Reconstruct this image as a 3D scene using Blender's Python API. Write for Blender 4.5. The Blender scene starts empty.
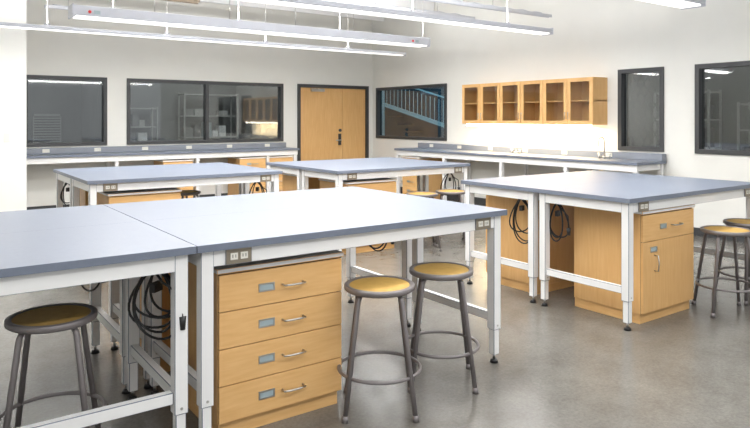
import bpy, bmesh, math, random
from mathutils import Vector, Matrix
random.seed(4)
scene=bpy.context.scene
scene.view_settings.view_transform='Standard'
COL=scene.collection
# ------------------------------------------------------------ materials
def mat(name,color,rough=0.5,metal=0.0,noise=0.0,nscale=8.0,stretch=(1,1,1),color2=None,bump=0.0,emit=None,estr=0.0,coat=0.0):
    m=bpy.data.materials.new(name); m.use_nodes=True
    nt=m.node_tree; b=nt.nodes['Principled BSDF']
    b.inputs['Base Color'].default_value=(*color,1); b.inputs['Roughness'].default_value=rough
    b.inputs['Metallic'].default_value=metal
    if coat: b.inputs['Coat Weight'].default_value=coat
    if emit:
        b.inputs['Emission Color'].default_value=(*emit,1); b.inputs['Emission Strength'].default_value=estr
    if color2 or bump:
        tc=nt.nodes.new('ShaderNodeTexCoord'); mp=nt.nodes.new('ShaderNodeMapping'); mp.inputs['Scale'].default_value=stretch
        nt.links.new(tc.outputs['Object'],mp.inputs['Vector'])
        n=nt.nodes.new('ShaderNodeTexNoise'); n.inputs['Scale'].default_value=nscale; n.inputs['Detail'].default_value=6
        nt.links.new(mp.outputs['Vector'],n.inputs['Vector'])
        if color2:
            r=nt.nodes.new('ShaderNodeValToRGB'); r.color_ramp.elements[0].position=0.3; r.color_ramp.elements[1].position=0.7
            r.color_ramp.elements[0].color=(*color,1); r.color_ramp.elements[1].color=(*color2,1)
            nt.links.new(n.outputs['Fac'],r.inputs['Fac']); nt.links.new(r.outputs['Color'],b.inputs['Base Color'])
        if bump:
            bp=nt.nodes.new('ShaderNodeBump'); bp.inputs['Strength'].default_value=bump; bp.inputs['Distance'].default_value=0.002
            nt.links.new(n.outputs['Fac'],bp.inputs['Height']); nt.links.new(bp.outputs['Normal'],b.inputs['Normal'])
    return m
M={}
M['wall']=mat('painted_wall',(0.82,0.815,0.77),0.85,color2=(0.84,0.835,0.79),nscale=3)
M['ceil']=mat('ceiling_paint',(0.88,0.89,0.90),0.9,color2=(0.92,0.92,0.92),nscale=2)
M['top']=mat('laminate_blue_grey',(0.160,0.186,0.240),0.38,color2=(0.172,0.198,0.254),nscale=60)
M['topedge']=mat('laminate_edge',(0.24,0.26,0.30),0.4)
M['white']=mat('white_powder_coat',(0.84,0.84,0.83),0.35)
M['wood']=mat('maple_veneer',(0.71,0.41,0.155),0.38,color2=(0.79,0.49,0.21),nscale=5,stretch=(1.2,1.2,12))
M['woodv']=mat('maple_veneer_vertical',(0.70,0.40,0.15),0.38,color2=(0.77,0.475,0.20),nscale=5,stretch=(12,12,0.8))
M['woodgap']=mat('wood_shadow_gap',(0.16,0.08,0.03),0.7)
M['woodlight']=mat('maple_interior',(0.72,0.42,0.16),0.5,color2=(0.78,0.48,0.20),nscale=4,stretch=(6,6,1))
M['chrome']=mat('brushed_nickel',(0.55,0.54,0.52),0.28,1.0)
M['plate']=mat('outlet_plate_steel',(0.30,0.26,0.20),0.4,0.6)
M['socket']=mat('outlet_white',(0.75,0.73,0.66),0.4)
M['label']=mat('label_card',(0.34,0.42,0.44),0.5)
M['black']=mat('black_rubber',(0.012,0.012,0.013),0.4)
M['stoolm']=mat('stool_grey_enamel',(0.22,0.20,0.20),0.38,0.3)
M['stools']=mat('stool_hardboard',(0.52,0.31,0.075),0.6,color2=(0.60,0.38,0.10),nscale=25)
M['frame']=mat('window_frame_dark',(0.05,0.052,0.055),0.45)
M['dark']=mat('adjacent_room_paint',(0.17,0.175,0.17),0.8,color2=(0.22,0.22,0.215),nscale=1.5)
M['slat']=mat('blind_slat',(0.40,0.40,0.38),0.5)
M['grille']=mat('grille_steel',(0.16,0.16,0.16),0.5)
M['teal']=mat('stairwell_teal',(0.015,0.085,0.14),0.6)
M['stairl']=mat('stair_rail_pale',(0.40,0.70,0.80),0.5)
M['red']=mat('red_indicator',(0.7,0.02,0.02),0.4)
M['copper']=mat('copper_pipe',(0.45,0.36,0.28),0.4,0.6)
M['glow']=mat('lamp_diffuser',(0.9,0.9,0.9),0.5,emit=(1,0.98,0.95),estr=1.2)
M['glowwarm']=mat('undercabinet_diffuser',(0.9,0.9,0.9),0.5,emit=(1,0.93,0.76),estr=10)
M['lampb']=mat('lamp_body_white',(0.54,0.55,0.59),0.4)
# concrete floor
def floor_mat():
    m=bpy.data.materials.new('polished_concrete'); m.use_nodes=True; nt=m.node_tree; b=nt.nodes['Principled BSDF']
    tc=nt.nodes.new('ShaderNodeTexCoord')
    def noise(sc,det,ro,dist=0):
        n=nt.nodes.new('ShaderNodeTexNoise'); n.inputs['Scale'].default_value=sc; n.inputs['Detail'].default_value=det; n.inputs['Roughness'].default_value=ro; n.inputs['Distortion'].default_value=dist
        nt.links.new(tc.outputs['Object'],n.inputs['Vector']); return n
    def ramp(n,p0,c0,p1,c1):
        r=nt.nodes.new('ShaderNodeValToRGB'); e=r.color_ramp.elements; e[0].position=p0; e[0].color=(*c0,1); e[1].position=p1; e[1].color=(*c1,1)
        nt.links.new(n.outputs['Fac'],r.inputs['Fac']); return r
    n1=noise(1.1,8,0.65); n2=noise(55,5,0.75); n3=noise(4.5,9,0.7,0.25)
    r1=ramp(n1,0.3,(0.138,0.130,0.115),0.7,(0.190,0.181,0.163))
    r2=ramp(n2,0.35,(0.84,0.84,0.84),0.65,(1.12,1.12,1.12)); r3=ramp(n3,0.33,(0.85,0.845,0.83),0.67,(1.1,1.1,1.1))
    def mul(a,c):
        mx=nt.nodes.new('ShaderNodeMixRGB'); mx.blend_type='MULTIPLY'; mx.inputs[0].default_value=1
        nt.links.new(a,mx.inputs[1]); nt.links.new(c,mx.inputs[2]); return mx.outputs['Color']
    nt.links.new(mul(mul(r1.outputs['Color'],r2.outputs['Color']),r3.outputs['Color']),b.inputs['Base Color'])
    mr=nt.nodes.new('ShaderNodeMapRange'); mr.inputs['To Min'].default_value=0.18; mr.inputs['To Max'].default_value=0.30
    nt.links.new(n3.outputs['Fac'],mr.inputs['Value']); nt.links.new(mr.outputs['Result'],b.inputs['Roughness'])
    return m
M['floor']=floor_mat()
def glass_mat(name,tint,ref=0.16):
    m=bpy.data.materials.new(name); m.use_nodes=True; nt=m.node_tree; nt.nodes.clear()
    o=nt.nodes.new('ShaderNodeOutputMaterial'); t=nt.nodes.new('ShaderNodeBsdfTransparent'); t.inputs[0].default_value=(*tint,1)
    g=nt.nodes.new('ShaderNodeBsdfGlossy'); g.inputs['Roughness'].default_value=0.03
    mx=nt.nodes.new('ShaderNodeMixShader'); mx.inputs[0].default_value=ref
    nt.links.new(t.outputs[0],mx.inputs[1]); nt.links.new(g.outputs[0],mx.inputs[2]); nt.links.new(mx.outputs[0],o.inputs[0])
    return m
M['glass']=glass_mat('window_glass',(0.76,0.79,0.79),0.12)
M['cglass']=glass_mat('cabinet_glass',(0.93,0.95,0.94),0.06)
# ------------------------------------------------------------ builder
class MB:
    def __init__(s): s.bm=bmesh.new(); s.mats=[]
    def mi(s,k):
        if k not in s.mats: s.mats.append(k)
        return s.mats.index(k)
    def box(s,x0,x1,y0,y1,z0,z1,k,bev=0.0):
        r=bmesh.ops.create_cube(s.bm,size=1,matrix=Matrix.Translation(((x0+x1)/2,(y0+y1)/2,(z0+z1)/2))@Matrix.Diagonal((x1-x0,y1-y0,z1-z0,1)))
        fs=set(f for v in r['verts'] for f in v.link_faces); i=s.mi(k)
        for f in fs: f.material_index=i
        if bev:
            es=set(e for v in r['verts'] for e in v.link_edges)
            bmesh.ops.bevel(s.bm,geom=list(es),offset=bev,segments=2,affect='EDGES',profile=0.5)
    def obox(s,a,b,w,h,k):
        a=Vector(a);b=Vector(b);d=b-a
        q=d.to_track_quat('Z','Y').to_matrix().to_4x4()
        r=bmesh.ops.create_cube(s.bm,size=1,matrix=Matrix.Translation((a+b)/2)@q@Matrix.Diagonal((w,h,d.length,1)))
        i=s.mi(k)
        for f in set(f for v in r['verts'] for f in v.link_faces): f.material_index=i
    def cyl(s,a,b,r1,k,r2=None,seg=20):
        a=Vector(a);b=Vector(b);d=b-a
        q=d.to_track_quat('Z','Y').to_matrix().to_4x4()
        r=bmesh.ops.create_cone(s.bm,cap_ends=True,segments=seg,radius1=r1,radius2=r1 if r2 is None else r2,depth=d.length,matrix=Matrix.Translation((a+b)/2)@q)
        i=s.mi(k)
        for f in set(f for v in r['verts'] for f in v.link_faces):
            f.material_index=i
            if len(f.verts)==4: f.smooth=True
    def tube(s,pts,r,k,closed=False,seg=8):
        pts=[Vector(p) for p in pts]; n=len(pts); rings=[]; i=s.mi(k); up=None
        for j,p in enumerate(pts):
            if closed: t=(pts[(j+1)%n]-pts[j-1]).normalized()
            else: t=(pts[min(j+1,n-1)]-pts[max(j-1,0)]).normalized()
            if up is None:
                up=Vector((0,0,1)) if abs(t.z)<0.9 else Vector((1,0,0))
            a=(up-t*up.dot(t)).normalized(); up=a; c=t.cross(a)
            rings.append([s.bm.verts.new(p+(a*math.cos(2*math.pi*q/seg)+c*math.sin(2*math.pi*q/seg))*r) for q in range(seg)])
        for j in range(n if closed else n-1):
            A=rings[j];B=rings[(j+1)%n]
            for q in range(seg):
                f=s.bm.faces.new((A[q],A[(q+1)%seg],B[(q+1)%seg],B[q])); f.material_index=i; f.smooth=True
        if not closed:
            for R in (rings[0],rings[-1]):
                try:
                    f=s.bm.faces.new(R); f.material_index=i
                except: pass
    def torus(s,c,R,r,k,n=36,seg=8):
        s.tube([(c[0]+R*math.cos(2*math.pi*j/n),c[1]+R*math.sin(2*math.pi*j/n),c[2]) for j in range(n)],r,k,True,seg)
    def lathe(s,prof,k,seg=40):
        i=s.mi(k); rings=[]
        for (r,z) in prof:
            rings.append([s.bm.verts.new((r*math.cos(2*math.pi*q/seg),r*math.sin(2*math.pi*q/seg),z)) for q in range(seg)] if r>0 else [s.bm.verts.new((0,0,z))])
        for A,B in zip(rings,rings[1:]):
            for q in range(seg):
                q2=(q+1)%seg
                if len(A)==1: vs=(A[0],B[q],B[q2])
                elif len(B)==1: vs=(A[q],A[q2],B[0])
                else: vs=(A[q],A[q2],B[q2],B[q])
                f=s.bm.faces.new(vs); f.material_index=i; f.smooth=True
    def mesh(s,name):
        bmesh.ops.recalc_face_normals(s.bm,faces=s.bm.faces)
        me=bpy.data.meshes.new(name); s.bm.to_mesh(me); s.bm.free()
        for k in s.mats: me.materials.append(M[k])
        return me
    def obj(s,name,loc=(0,0,0),rot=0):
        return place(s.mesh(name),name,loc,rot)
def place(me,name,loc=(0,0,0),rot=0):
    o=bpy.data.objects.new(name,me); COL.objects.link(o); o.location=loc; o.rotation_euler=(0,0,rot); return o
# ------------------------------------------------------------ room shell
RX=7.95; BY=11.2; HC=3.62; LX=-3.5; FY=-3.0
b=MB(); b.box(LX,RX+0.2,FY,BY+0.2,-0.1,0,'floor'); b.obj('floor')
def wbox(name,*a,k='wall'):
    b=MB(); b.box(*a,k); b.obj(name)
def wall_x(name,x0,x1,y,th,H,ops):
    c=x0
    for (a,e,z0,z1) in ops:
        wbox(name,c,a,y,y+th,0,H)
        if z0>0: wbox(name,a,e,y,y+th,0,z0)
        wbox(name,a,e,y,y+th,z1,H); c=e
    wbox(name,c,x1,y,y+th,0,H)
def wall_y(name,y0,y1,x,th,H,ops):
    c=y0
    for (a,e,z0,z1) in ops:
        wbox(name,x,x+th,c,a,0,H)
        if z0>0: wbox(name,x,x+th,a,e,0,z0)
        wbox(name,x,x+th,a,e,z1,H); c=e
    wbox(name,x,x+th,c,y1,0,H)
W1=(1.41,2.62,1.02,2.13); W2=(2.93,5.84,1.02,2.13); D1=(6.15,7.84,0,2.14)
wall_x('wall_back',LX,RX+0.2,BY,0.2,HC,[W1,W2,D1])
W4=(8.85,11.05,1.05,2.10); W5=(4.66,5.33,1.02,2.13); W6=(2.9,4.25,1.02,2.13)
wall_y('wall_right',FY,BY,RX,0.2,HC,[W6,W5,W4])
wbox('wall_left_return',LX,1.24,9.6,BY,0,HC)
wbox('wall_left',LX-0.2,LX,FY,BY,0,HC)
wbox('ceiling',LX,RX+0.2,FY,BY+0.2,HC,HC+0.1,k='ceil')
b=MB(); b.box(0.98,1.05,9.592,9.599,1.15,1.27,'socket',0.002); b.box(1.005,1.025,9.586,9.592,1.19,1.23,'socket'); b.obj('light_switch')
b=MB()
for i in range(14):
    y=0.6+i*0.78
    b.box(LX+0.05,RX-0.02,y,y+0.05,HC-0.16,HC-0.002,'ceil')
b.obj('ceiling_joist_set')
def window(name,axis,pos,op,mull=(),sill=True):
    a,e,z0,z1=op; b=MB(); t=0.055
    a+=0.001;e-=0.001;z0+=0.001;z1-=0.001
    def bx(u0,u1,w0,w1,zz0,zz1,k):
        if axis=='x': b.box(u0,u1,pos+w0,pos+w1,zz0,zz1,k)
        else: b.box(pos+w0,pos+w1,u0,u1,zz0,zz1,k)
    d0,d1=-0.02,0.1
    bx(a,e,d0,d1,z0,z0+t,'frame'); bx(a,e,d0,d1,z1-t,z1,'frame')
    bx(a,a+t,d0,d1,z0+t,z1-t,'frame'); bx(e-t,e,d0,d1,z0+t,z1-t,'frame')
    for m in mull: bx(m-t/2,m+t/2,d0,d1,z0+t,z1-t,'frame')
    bx(a+t,e-t,0.05,0.058,z0+t,z1-t,'glass')
    b.obj(name)
window('window_1','x',BY,W1); window('window_2','x',BY,W2,(4.32,))
window('window_3','y',RX,W4); window('window_4','y',RX,W5); window('window_5','y',RX,W6)
# adjacent rooms (behind glass)
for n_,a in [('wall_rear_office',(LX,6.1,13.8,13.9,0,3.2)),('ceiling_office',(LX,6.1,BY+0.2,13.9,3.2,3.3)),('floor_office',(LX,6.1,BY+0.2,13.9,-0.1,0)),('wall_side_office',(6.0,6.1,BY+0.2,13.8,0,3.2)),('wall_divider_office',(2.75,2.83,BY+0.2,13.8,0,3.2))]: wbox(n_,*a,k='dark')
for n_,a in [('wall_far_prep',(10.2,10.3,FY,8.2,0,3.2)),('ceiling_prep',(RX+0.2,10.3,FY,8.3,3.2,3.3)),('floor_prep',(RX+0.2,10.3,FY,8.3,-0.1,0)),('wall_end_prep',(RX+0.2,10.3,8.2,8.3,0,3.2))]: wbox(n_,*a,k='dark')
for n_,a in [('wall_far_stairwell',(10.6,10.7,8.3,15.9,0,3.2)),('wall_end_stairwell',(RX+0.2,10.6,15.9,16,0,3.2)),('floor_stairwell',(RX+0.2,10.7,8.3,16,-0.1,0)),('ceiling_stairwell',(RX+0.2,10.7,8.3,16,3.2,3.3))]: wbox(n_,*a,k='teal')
b=MB()
b.obox((9.6,9.2,0.95),(9.6,15.4,2.35),0.03,0.09,'stairl')
b.obox((9.6,9.2,1.55),(9.6,13.4,2.55),0.03,0.03,'stairl')
for i in range(36):
    y=9.3+i*0.15; z=0.95+(y-9.2)*0.226
    b.box(9.595,9.605,y,y+0.014,z-0.02,z+0.55,'stairl')
b.box(9.5,9.75,9.2,9.23,0,2.9,'frame'); b.box(9.5,9.6,13.0,13.06,0,2.9,'stairl')
for i in range(9): b.box(10.0,10.5,11.0+i*0.4,11.3+i*0.4,0.3+i*0.2,0.34+i*0.2,'teal')
b.obj('stair_balustrade')
def blind(name,x0,x1,y,z0,z1,n):
    b=MB()
    for i in range(n):
        z=z0+(z1-z0)*i/n; b.box(x0,x1,y,y+0.02,z,z+(z1-z0)/n*0.55,'slat')
    b.box(x0,x1,y,y+0.04,z1,z1+0.05,'slat'); b.box(x0-0.02,x0,y,y+0.02,z0,z1,'slat'); b.box(x1,x1+0.02,y,y+0.02,z0,z1,'slat')
    return b.obj(name)
blind('window_blind',1.9,2.35,13.7,0.9,1.5,12)
def rack(loc,rot,w=0.9,h=1.9):
    b=MB()
    for x in (0,w-0.03):
        for y in (0,0.35): b.box(x,x+0.03,y,y+0.03,0,h,'slat')
    rr=random.Random(int(loc[0]*10))
    for i in range(5):
        z=0.15+i*(h-0.2)/4; b.box(0,w,0,0.38,z,z+0.025,'slat')
        x=0.06
        while x<w-0.2 and i<4:
            q=rr.uniform(0.08,0.2); hh=rr.uniform(0.1,0.3); b.box(x,x+q,0.08,0.3,z+0.025,z+0.025+hh,rr.choice(['slat','frame','label','dark','white'])); x+=q+rr.uniform(0.02,0.12)
    b.obj('storage_rack',loc,rot)
rack((4.6,13.2,0),0,1.2,2.0); rack((3.2,13.3,0),0,0.9,1.7); rack((9.75,5.9,0),-math.pi/2,0.9,1.9); rack((9.75,4.6,0),-math.pi/2,1.0,1.7)
b=MB()
for i in range(-6,8):
    y=4.9+i*0.11
    b.cyl((8.35,y,1.0),(8.35,y+0.6,2.1),0.006,'grille',seg=6); b.cyl((8.367,y+0.6,1.0),(8.367,y,2.1),0.006,'grille',seg=6)
b.box(8.33,8.38,4.2,6.3,0.95,1.0,'frame'); b.box(8.33,8.38,4.2,6.3,2.1,2.14,'frame')
for yy in (4.2,6.25): b.box(8.33,8.38,yy,yy+0.05,0,0.95,'frame')
b.obj('folding_grille')
# door
b=MB(); x0,x1,_,z1=D1; x0+=0.002; x1-=0.002; z1-=0.002
b.box(x0,x0+0.06,BY-0.03,BY+0.15,0,z1,'frame'); b.box(x1-0.06,x1,BY-0.03,BY+0.15,0,z1,'frame'); b.box(x0+0.06,x1-0.06,BY-0.03,BY+0.15,z1-0.06,z1,'frame')
b.box(x0+0.065,x0+1.05,BY+0.01,BY+0.055,0.01,z1-0.065,'woodv'); b.box(x0+1.057,x1-0.065,BY+0.01,BY+0.055,0.01,z1-0.065,'woodv')
b.box(x0+0.95,x0+1.01,BY-0.01,BY+0.01,0.92,1.15,'frame'); b.cyl((x0+0.98,BY-0.01,1.02),(x0+0.98,BY-0.06,1.02),0.012,'chrome'); b.cyl((x0+0.99,BY-0.06,1.02),(x0+0.86,BY-0.06,1.02),0.01,'chrome')
b.cyl((x0+0.98,BY-0.005,1.22),(x0+0.98,BY-0.03,1.22),0.03,'frame')
b.box(x0+0.3,x0+0.6,BY-0.04,BY+0.01,z1-0.14,z1-0.08,'chrome'); b.obox((x0+0.5,BY-0.05,z1-0.1),(x0+0.3,BY-0.25,z1-0.1),0.02,0.02,'chrome')
b.box(x0+0.07,x0+1.0,BY,BY+0.01,0.02,0.25,'chrome')
b.obj('door_1')
b=MB(); b.box(1.25,6.12,BY-0.012,BY-0.001,0,0.1,'frame'); b.obj('baseboard_back')
b=MB(); b.box(RX-0.012,RX-0.001,FY,BY-0.02,0,0.1,'frame'); b.obj('baseboard_right')
# ------------------------------------------------------------ tables
TL=1.9; TD=0.83; TH=0.91
def outlet(b,x,y,z):
    b.box(x-0.062,x+0.062,y-0.006,y,z-0.036,z+0.036,'plate',0.002)
    for dx in (-0.024,0.024):
        b.box(x+dx-0.017,x+dx+0.017,y-0.010,y-0.006,z-0.015,z+0.015,'socket')
        for q in (-0.007,0.007): b.box(x+dx+q-0.0015,x+dx+q+0.0015,y-0.0105,y-0.010,z-0.006,z+0.008,'black')
def make_table(name,outs=(),front=False,back=True):
    b=MB()
    b.box(0.002,TL-0.002,0.001,TD-0.0002,TH-0.032,TH,'top',0.001)
    i=0.03; t=0.035; z0=TH-0.105; z1=TH-0.033
    b.box(i,TL-i,i,i+t,z0,z1,'white',0.002); b.box(i,TL-i,TD-i-t,TD-i,z0,z1,'white',0.002)
    b.box(i,i+t,i+t,TD-i-t,z0,z1,'white',0.002); b.box(TL-i-t,TL-i,i+t,TD-i-t,z0,z1,'white',0.002)
    L=0.058
    for lx in (i-0.002,TL-i-L+0.002):
        for ly in (i-0.002,TD-i-L+0.002):
            b.box(lx,lx+L,ly,ly+L,0.20,z1,'white',0.003)
            b.box(lx+0.007,lx+L-0.007,ly+0.007,ly+L-0.007,0.05,0.20,'white',0.003)
            cx,cy=lx+L/2,ly+L/2
            b.cyl((cx,cy,0.02),(cx,cy,0.06),0.008,'chrome'); b.cyl((cx,cy,0),(cx,cy,0.022),0.026,'black',0.018)
            b.cyl((cx,ly-0.003,0.225),(cx,ly+0.004,0.225),0.006,'chrome',seg=10)
        b.box(lx+0.010,lx+L-0.010,i+L,TD-i-L,0.245,0.295,'white',0.003)
    if back: b.box(i+L,TL-i-L,TD-i-L+0.01,TD-i-0.01,0.245,0.295,'white',0.003)
    if front: b.box(i+L,TL-i-L,i+0.01,i+L-0.01,0.245,0.295,'white',0.003)
    for ox in outs: outlet(b,ox,i-0.002,TH-0.068)
    return b.mesh(name)
t_plain=make_table('lab_table',(0.2,1.72),back=False)
t_front=make_table('lab_table_braced',(0.2,),front=True,back=False)
def group(x,y,cols=1):
    for c in range(cols):
        place(t_plain,'lab_table',(x+c*TL,y,0))
        place(t_plain,'lab_table',(x+c*TL+TL,y+2*TD,0),math.pi)
BX,BYy=0.99,2.68
group(BX,BYy); place(t_front,'lab_table',(BX-TL,BYy,0)); place(t_plain,'lab_table',(BX,BYy+2*TD,0),math.pi)
CX,CY=3.95,2.56; group(CX,CY)
DX,DY=1.25,6.05; group(DX,DY)
EX,EY=3.6,5.7; group(EX,EY)
# ------------------------------------------------------------ cabinets
def cab_body(b,W,D,H,kw='woodv'):
    b.box(0.01,W-0.01,0.03,D,0,0.07,'wood')
    b.box(0,W,0.02,D,0.07,H-0.025,kw,0.002)
    b.box(-0.01,W+0.01,-0.005,D+0.01,H-0.022,H,'white',0.003)
def pull(b,x,z,hor=True,l=0.11):
    if hor:
        b.tube([(x-l/2,0.0,z),(x-l/2,-0.028,z),(x-l/4,-0.034,z),(x+l/4,-0.034,z),(x+l/2,-0.028,z),(x+l/2,0.0,z)],0.005,'chrome')
    else:
        b.tube([(x,0.0,z-l/2),(x,-0.028,z-l/2),(x,-0.034,z),(x,-0.028,z+l/2),(x,0.0,z+l/2)],0.005,'chrome')
def label(b,x,z):
    w,h=0.082,0.038; t=0.006
    b.box(x-w/2,x+w/2,-0.0015,0.001,z-h/2,z+h/2,'label')
    b.box(x-w/2,x+w/2,-0.004,-0.0015,z-h/2,z-h/2+t,'chrome'); b.box(x-w/2,x+w/2,-0.004,-0.0015,z+h/2-t,z+h/2,'chrome')
    b.box(x-w/2,x-w/2+t,-0.004,-0.0015,z-h/2+t,z+h/2-t,'chrome'); b.box(x+w/2-t,x+w/2,-0.004,-0.0015,z-h/2+t,z+h/2-t,'chrome')
def drawer_unit(W=0.655,D=0.58,H=0.775,n=4):
    b=MB(); cab_body(b,W,D,H)
    z0,z1=0.075,H-0.03; h=(z1-z0)/n
    b.box(0.004,W-0.004,0.012,0.02,z0,z1,'woodgap')
    for i in range(n):
        b.box(0.002,W-0.002,0,0.017,z0+i*h+0.002,z0+(i+1)*h-0.002,'wood',0.0015)
        zc=z0+(i+0.5)*h; label(b,W*0.36,zc); pull(b,W*0.57,zc)
    return b.mesh('drawer_cabinet')
def door_unit(W=0.68,D=0.58,H=0.80):
    b=MB(); cab_body(b,W,D,H)
    z0,z1=0.075,H-0.03; zs=z1-0.19
    b.box(0.004,W-0.004,0.012,0.02,z0,z1,'woodgap')
    b.box(0.002,W-0.002,0,0.017,zs+0.002,z1-0.002,'wood',0.0015)
    b.box(0.002,W-0.002,0,0.017,z0+0.002,zs-0.002,'woodv',0.0015)
    label(b,W*0.38,zs+0.095); pull(b,W*0.62,zs+0.095); label(b,W*0.2,zs-0.06); pull(b,W*0.22,zs-0.16,False)
    return b.mesh('door_cabinet')
du=drawer_unit(); dd=door_unit()
place(du,'drawer_cabinet',(1.125,2.775,0))
place(du,'drawer_cabinet',(1.80,4.30,0),math.pi)
place(dd,'door_cabinet',(4.18,2.61,0))
place(dd,'door_cabinet',(4.88,4.16,0),math.pi)
place(du,'drawer_cabinet',(1.45,6.13,0)); place(du,'drawer_cabinet',(2.1,7.65,0),math.pi)
place(du,'drawer_cabinet',(3.78,5.78,0)); place(du,'drawer_cabinet',(4.45,7.3,0),math.pi)
# ------------------------------------------------------------ stools
def stool_mesh():
    b=MB(); R=0.178; z=0.62
    b.lathe([(0,z-0.03),(R-0.012,z-0.03),(R,z-0.022),(R,z-0.003),(R-0.004,z),(R-0.022,z),(R-0.026,z-0.004)],'stoolm')
    b.lathe([(R-0.026,z-0.004),(0.0,z-0.005)],'stools')
    for k in range(4):
        a=math.pi/4+k*math.pi/2; c,s_=math.cos(a),math.sin(a)
        b.tube([(0.13*c,0.13*s_,z-0.032),(0.150*c,0.150*s_,z-0.06),(0.238*c,0.238*s_,0.02)],0.0125,'stoolm',seg=12)
        b.cyl((0.241*c,0.241*s_,0),(0.238*c,0.238*s_,0.03),0.017,'stoolm',0.015)
    b.torus((0,0,0.2),0.205,0.009,'stoolm',48,10)
    return b.mesh('stool')
st=stool_mesh()
for i,(x,y,rz) in enumerate([(1.925,2.65,-0.60),(2.40,2.72,-0.66),(0.49,3.04,-0.3),(5.01,2.44,-0.7),(5.52,2.52,-0.4),(4.66,5.60,-0.5),(5.09,5.60,-0.7),(2.55,7.3,0.3),(2.5,6.25,0.2),(5.0,7.1,0.4)]):
    o=place(st,'stool',(x,y,0),rz)
# ------------------------------------------------------------ cords
def cord(loc,rot,n=4,h=0.30,w=0.13,seed=1):
    rnd=random.Random(seed); b=MB()
    for k in range(n):
        hh=h*(1-0.08*k+rnd.uniform(-.05,.05)); ww=w*(1+rnd.uniform(-.25,.25)); off=rnd.uniform(-.02,.02)
        pts=[]
        for j in range(28):
            a=2*math.pi*j/28; zz=-hh/2+hh/2*math.cos(a)
            pts.append((off*(1-math.cos(a))+ww/2*math.sin(a)*(1-0.35*math.cos(a)),0.012*k+0.01*math.sin(2*a+k),zz))
        b.tube(pts,0.0055,'black',True)
    b.tube([(0.0,0,-0.0),(0.05,-0.01,-0.05),(w*0.75,-0.015,-h*0.3),(w*0.8,-0.015,-h*0.62)],0.0055,'black')
    b.cyl((w*0.8,-0.015,-h*0.6),(w*0.8,-0.015,-h*0.78),0.016,'black',0.012)
    b.box(-0.012,0.012,-0.01,0.05,-0.1,-0.06,'black')
    b.cyl((0,0.0,0),(0,0.0,0.075),0.006,'black')
    b.obj('power_cord',loc,rot)
cord((0.855,2.84,0.80),-0.9,6,0.31,0.19,1)
cord((0.80,3.70,0.80),-0.9,3,0.26,0.12,2)
cord((2.72,3.75,0.80),-0.9,4,0.30,0.13,3)
cord((4.05,3.25,0.80),-1.2,3,0.3,0.12,4)
cord((4.06,3.62,0.80),-1.2,4,0.36,0.14,5)
cord((2.93,6.2,0.80),-0.7,3,0.28,0.14,6)
cord((1.32,7.3,0.80),-0.9,3,0.28,0.14,7)
cord((5.3,5.85,0.80),-0.9,3,0.28,0.14,8)
# ------------------------------------------------------------ counters
def bench(name,L,D,legs,loc,rot,cabs=()):
    b=MB()
    b.box(0,L,0,D,0.875,0.91,'top',0.003)
    b.box(0.02,L-0.02,0.03,0.06,0.79,0.874,'white')
    for lx in legs:
        b.box(lx,lx+0.055,0.03,0.085,0.03,0.79,'white',0.002); b.box(lx,lx+0.055,D-0.08,D-0.025,0.03,0.874,'white',0.002)
        b.box(lx+0.01,lx+0.045,0.085,D-0.08,0.245,0.295,'white'); b.box(lx+0.01,lx+0.045,0.06,D-0.08,0.80,0.87,'white')
        b.cyl((lx+0.027,0.057,0),(lx+0.027,0.057,0.03),0.02,'black'); b.cyl((lx+0.027,D-0.05,0),(lx+0.027,D-0.05,0.03),0.02,'black')
    b.box(0,L,D-0.10,D-0.002,0.91,1.0,'topedge',0.004)
    n=int(L/0.75)
    for i in range(n):
        x=0.4+i*0.75
        if x<L-0.1:
            b.box(x-0.05,x+0.05,D-0.105,D-0.10,0.93,0.985,'socket')
    b.obj(name,loc,rot)
bench('lab_counter',4.55,0.62,(0.02,1.3,2.6,3.9,4.45),(1.30,BY-0.63,0),0)
bench('lab_counter',4.93,0.66,(0.02,1.3,2.6,3.8,4.85),(RX-0.675,9.55,0),-math.pi/2)
dc=drawer_unit(0.5,0.52,0.77)
place(dc,'drawer_cabinet',(5.23,BY-0.60,0)); place(dc,'drawer_cabinet',(4.68,BY-0.60,0)); place(dc,'drawer_cabinet',(3.35,BY-0.60,0))
place(dc,'drawer_cabinet',(RX-0.64,9.35,0),-math.pi/2)
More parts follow.
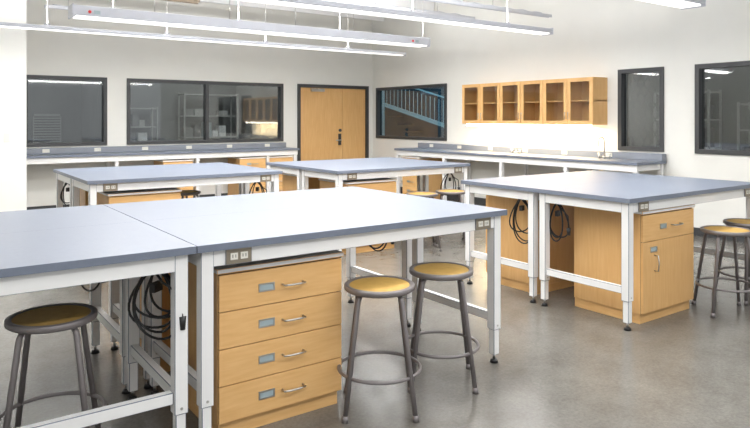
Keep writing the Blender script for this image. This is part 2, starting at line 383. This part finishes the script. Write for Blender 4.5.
# ------------------------------------------------------------ wall cabinets
def wallcab():
    b=MB(); L=2.6; n=6; D=0.33; H=0.66; t=0.02
    b.box(0,L,0.02,D,0,t,'woodlight'); b.box(0,L,0.02,D,H-t,H,'woodlight'); b.box(0,L,D-0.01,D,t,H-t,'woodlight')
    b.box(0,L,0.05,D-0.01,0.33,0.345,'woodlight')
    w=L/n
    for i in range(0,n+1):
        x=i*w; x0=0 if i==0 else min(x-t/2,L-t)
        b.box(x0,x0+t,0.021,D-0.01,t,H-t,'woodlight')
    s=0.055
    for i in range(n):
        a=i*w+0.003; e=(i+1)*w-0.003
        b.box(a,a+s,0,0.019,0.002,H-0.002,'woodlight'); b.box(e-s,e,0,0.019,0.002,H-0.002,'woodlight')
        b.box(a+s,e-s,0,0.019,0.002,s,'woodlight'); b.box(a+s,e-s,0,0.019,H-s,H-0.002,'woodlight')
        b.box(a+s,e-s,0.008,0.012,s,H-s,'cglass')
        hx=e-0.025 if i%2==0 else a+0.025
        b.cyl((hx,-0.02,0.08),(hx,-0.02,0.18),0.004,'chrome',seg=8)
        for zz in (0.09,0.17): b.cyl((hx,0,zz),(hx,-0.02,zz),0.003,'chrome',seg=8)
    b.box(0.08,L-0.08,0.03,0.09,-0.035,0,'glowwarm')
    b.obj('wall_cabinet',(RX-0.335,8.1,1.37),-math.pi/2)
    l=bpy.data.lights.new('undercabinet_lamp','AREA'); l.shape='RECTANGLE'; l.size=0.12; l.size_y=2.3; l.energy=55; l.color=(1,0.74,0.40)
    o=bpy.data.objects.new('undercabinet_lamp',l); COL.objects.link(o); o.location=(RX-0.15,6.8,1.34)
wallcab()
def faucet(x,y):
    b=MB(); b.cyl((0,0,0),(0,0,0.03),0.022,'chrome'); b.tube([(0,0,0.02),(0,0,0.22)]+[(-0.07+0.07*math.cos(a),0,0.22+0.07*math.sin(a)) for a in [0.4,0.8,1.2,1.6,2.0,2.4,2.8,3.14]]+[(-0.14,0,0.16)],0.009,'chrome')
    for d in (-0.08,0.08):
        b.cyl((0,d,0),(0,d,0.06),0.015,'chrome'); b.cyl((0,d-0.03,0.065),(0,d+0.03,0.065),0.007,'chrome')
    b.cyl((0,-0.08,0.02),(0,0.08,0.02),0.01,'chrome')
    b.obj('faucet',(x,y,0.91))
faucet(RX-0.22,7.0); faucet(RX-0.22,5.4)
# ------------------------------------------------------------ pendant lights
def pendant(name,x0,x1,y,z,w,h,power,ind=True):
    b=MB(); L=x1-x0
    b.box(0,L,-w/2,w/2,0.02,h,'lampb',0.004)
    b.box(0.03,L-0.03,-w/2+0.02,w/2-0.02,0.005,0.02,'glow')
    b.box(-0.01,0,-w/2-0.005,w/2+0.005,0.0,h+0.01,'lampb'); b.box(L,L+0.01,-w/2-0.005,w/2+0.005,0.0,h+0.01,'lampb')
    x=0.4
    while x<L:
        b.cyl((x,0,h),(x,0,HC-z-0.005),0.004,'chrome',seg=6); b.box(x-0.03,x+0.03,-0.02,0.02,h,h+0.02,'lampb'); x+=1.4
    if ind:
        for xx in (0.15,L-0.3): b.cyl((xx,-w/2-0.004,h*0.5),(xx,-w/2,h*0.5),0.016,'red'); b.box(xx+0.04,xx+0.1,-w/2-0.003,-w/2,h*0.35,h*0.65,'label')
    b.obj(name,(x0,y,z))
    if power:
        l=bpy.data.lights.new(name+'_lamp','AREA'); l.shape='RECTANGLE'; l.size=L-0.1; l.size_y=w-0.04; l.energy=power*0.9; l.color=(1,0.99,0.975)
        o=bpy.data.objects.new(name+'_lamp',l); COL.objects.link(o); o.location=(x0+L/2,y,z-0.005)
        l2=bpy.data.lights.new(name+'_uplight','AREA'); l2.shape='RECTANGLE'; l2.size=L-0.1; l2.size_y=w-0.04; l2.energy=power*1.2; l2.color=(1,0.99,0.98)
        o=bpy.data.objects.new(name+'_uplight',l2); COL.objects.link(o); o.location=(x0+L/2,y,z+h+0.03); o.rotation_euler=(math.pi,0,0)
pendant('pendant_light',1.32,5.95,7.1,2.47,0.22,0.12,88)
pendant('pendant_light',-0.5,6.6,8.4,2.48,0.08,0.06,88,False)
pendant('pendant_light',1.0,6.3,5.2,2.47,0.16,0.07,86,False)
pendant('pendant_light',0.8,5.85,3.15,2.47,0.22,0.10,86)
pendant('pendant_light',-1.5,5.0,0.4,2.6,0.22,0.10,90)
# ceiling services
b=MB()
b.cyl((LX+0.1,9.45,3.2),(3.5,9.45,3.2),0.03,'copper'); b.cyl((LX+0.1,9.2,3.3),(RX-0.1,9.2,3.3),0.02,'chrome')
b.cyl((3.5,9.45,3.2),(3.5,9.45,3.6),0.03,'copper')
b.obj('ceiling_pipe')
def strut(x0,x1,y,z):
    b=MB(); L=x1-x0
    b.box(0,L,-0.03,0.03,0.035,0.04,'lampb'); b.box(0,L,-0.03,-0.025,0,0.035,'lampb'); b.box(0,L,0.025,0.03,0,0.035,'lampb')
    x=0.3
    while x<L:
        b.cyl((x,0,0.04),(x,0,HC-z-0.003),0.005,'chrome',seg=6); x+=1.2
    b.tube([(0.1+0.05*j,0.008*math.sin(j*0.7),0.05+0.006*math.cos(j)) for j in range(int((L-0.2)/0.05))],0.008,'lampb',seg=6)
    b.obj('service_rail',(x0,y,z))
strut(1.5,7.6,9.9,2.98); strut(2.6,7.7,6.3,2.95); strut(3.5,7.7,4.2,2.95); strut(0.5,7.6,7.8,3.1)
b=MB()
for (x,y) in ((7.0,4.6),(6.9,3.4)):
    b.tube([(x,y,HC-0.01),(x+0.02,y,HC-0.35),(x-0.03,y+0.05,HC-0.6),(x-0.5,y+0.1,2.99)],0.006,'white',seg=6)
b.obj('ceiling_cable')
def pt(loc,e,c=(1,1,1),sz=0.3):
    l=bpy.data.lights.new('adjacent_fill','POINT'); l.energy=e; l.color=c; l.shadow_soft_size=sz
    o=bpy.data.objects.new('adjacent_fill',l); COL.objects.link(o); o.location=loc
pt((1.5,12.4,3.0),38); pt((4.5,12.3,3.0),80); pt((9.2,3.5,3.0),60); pt((9.2,6.0,3.0),30); pt((9.0,10.5,3.0),95,(0.4,0.8,1))  # added fill lights without fixtures, brightening rooms and stairwell behind the glass
# world
w=bpy.data.worlds.new('world'); scene.world=w; w.use_nodes=True
w.node_tree.nodes['Background'].inputs[0].default_value=(0.94,0.97,1,1); w.node_tree.nodes['Background'].inputs[1].default_value=0.85
# camera
c=bpy.data.cameras.new('camera'); c.sensor_width=36; c.lens=649/750*36; c.shift_y=(119-214)/750
co=bpy.data.objects.new('camera',c); COL.objects.link(co); co.location=(0,0,1.45); co.rotation_euler=(math.pi/2,0,-math.radians(35.6))
scene.camera=co
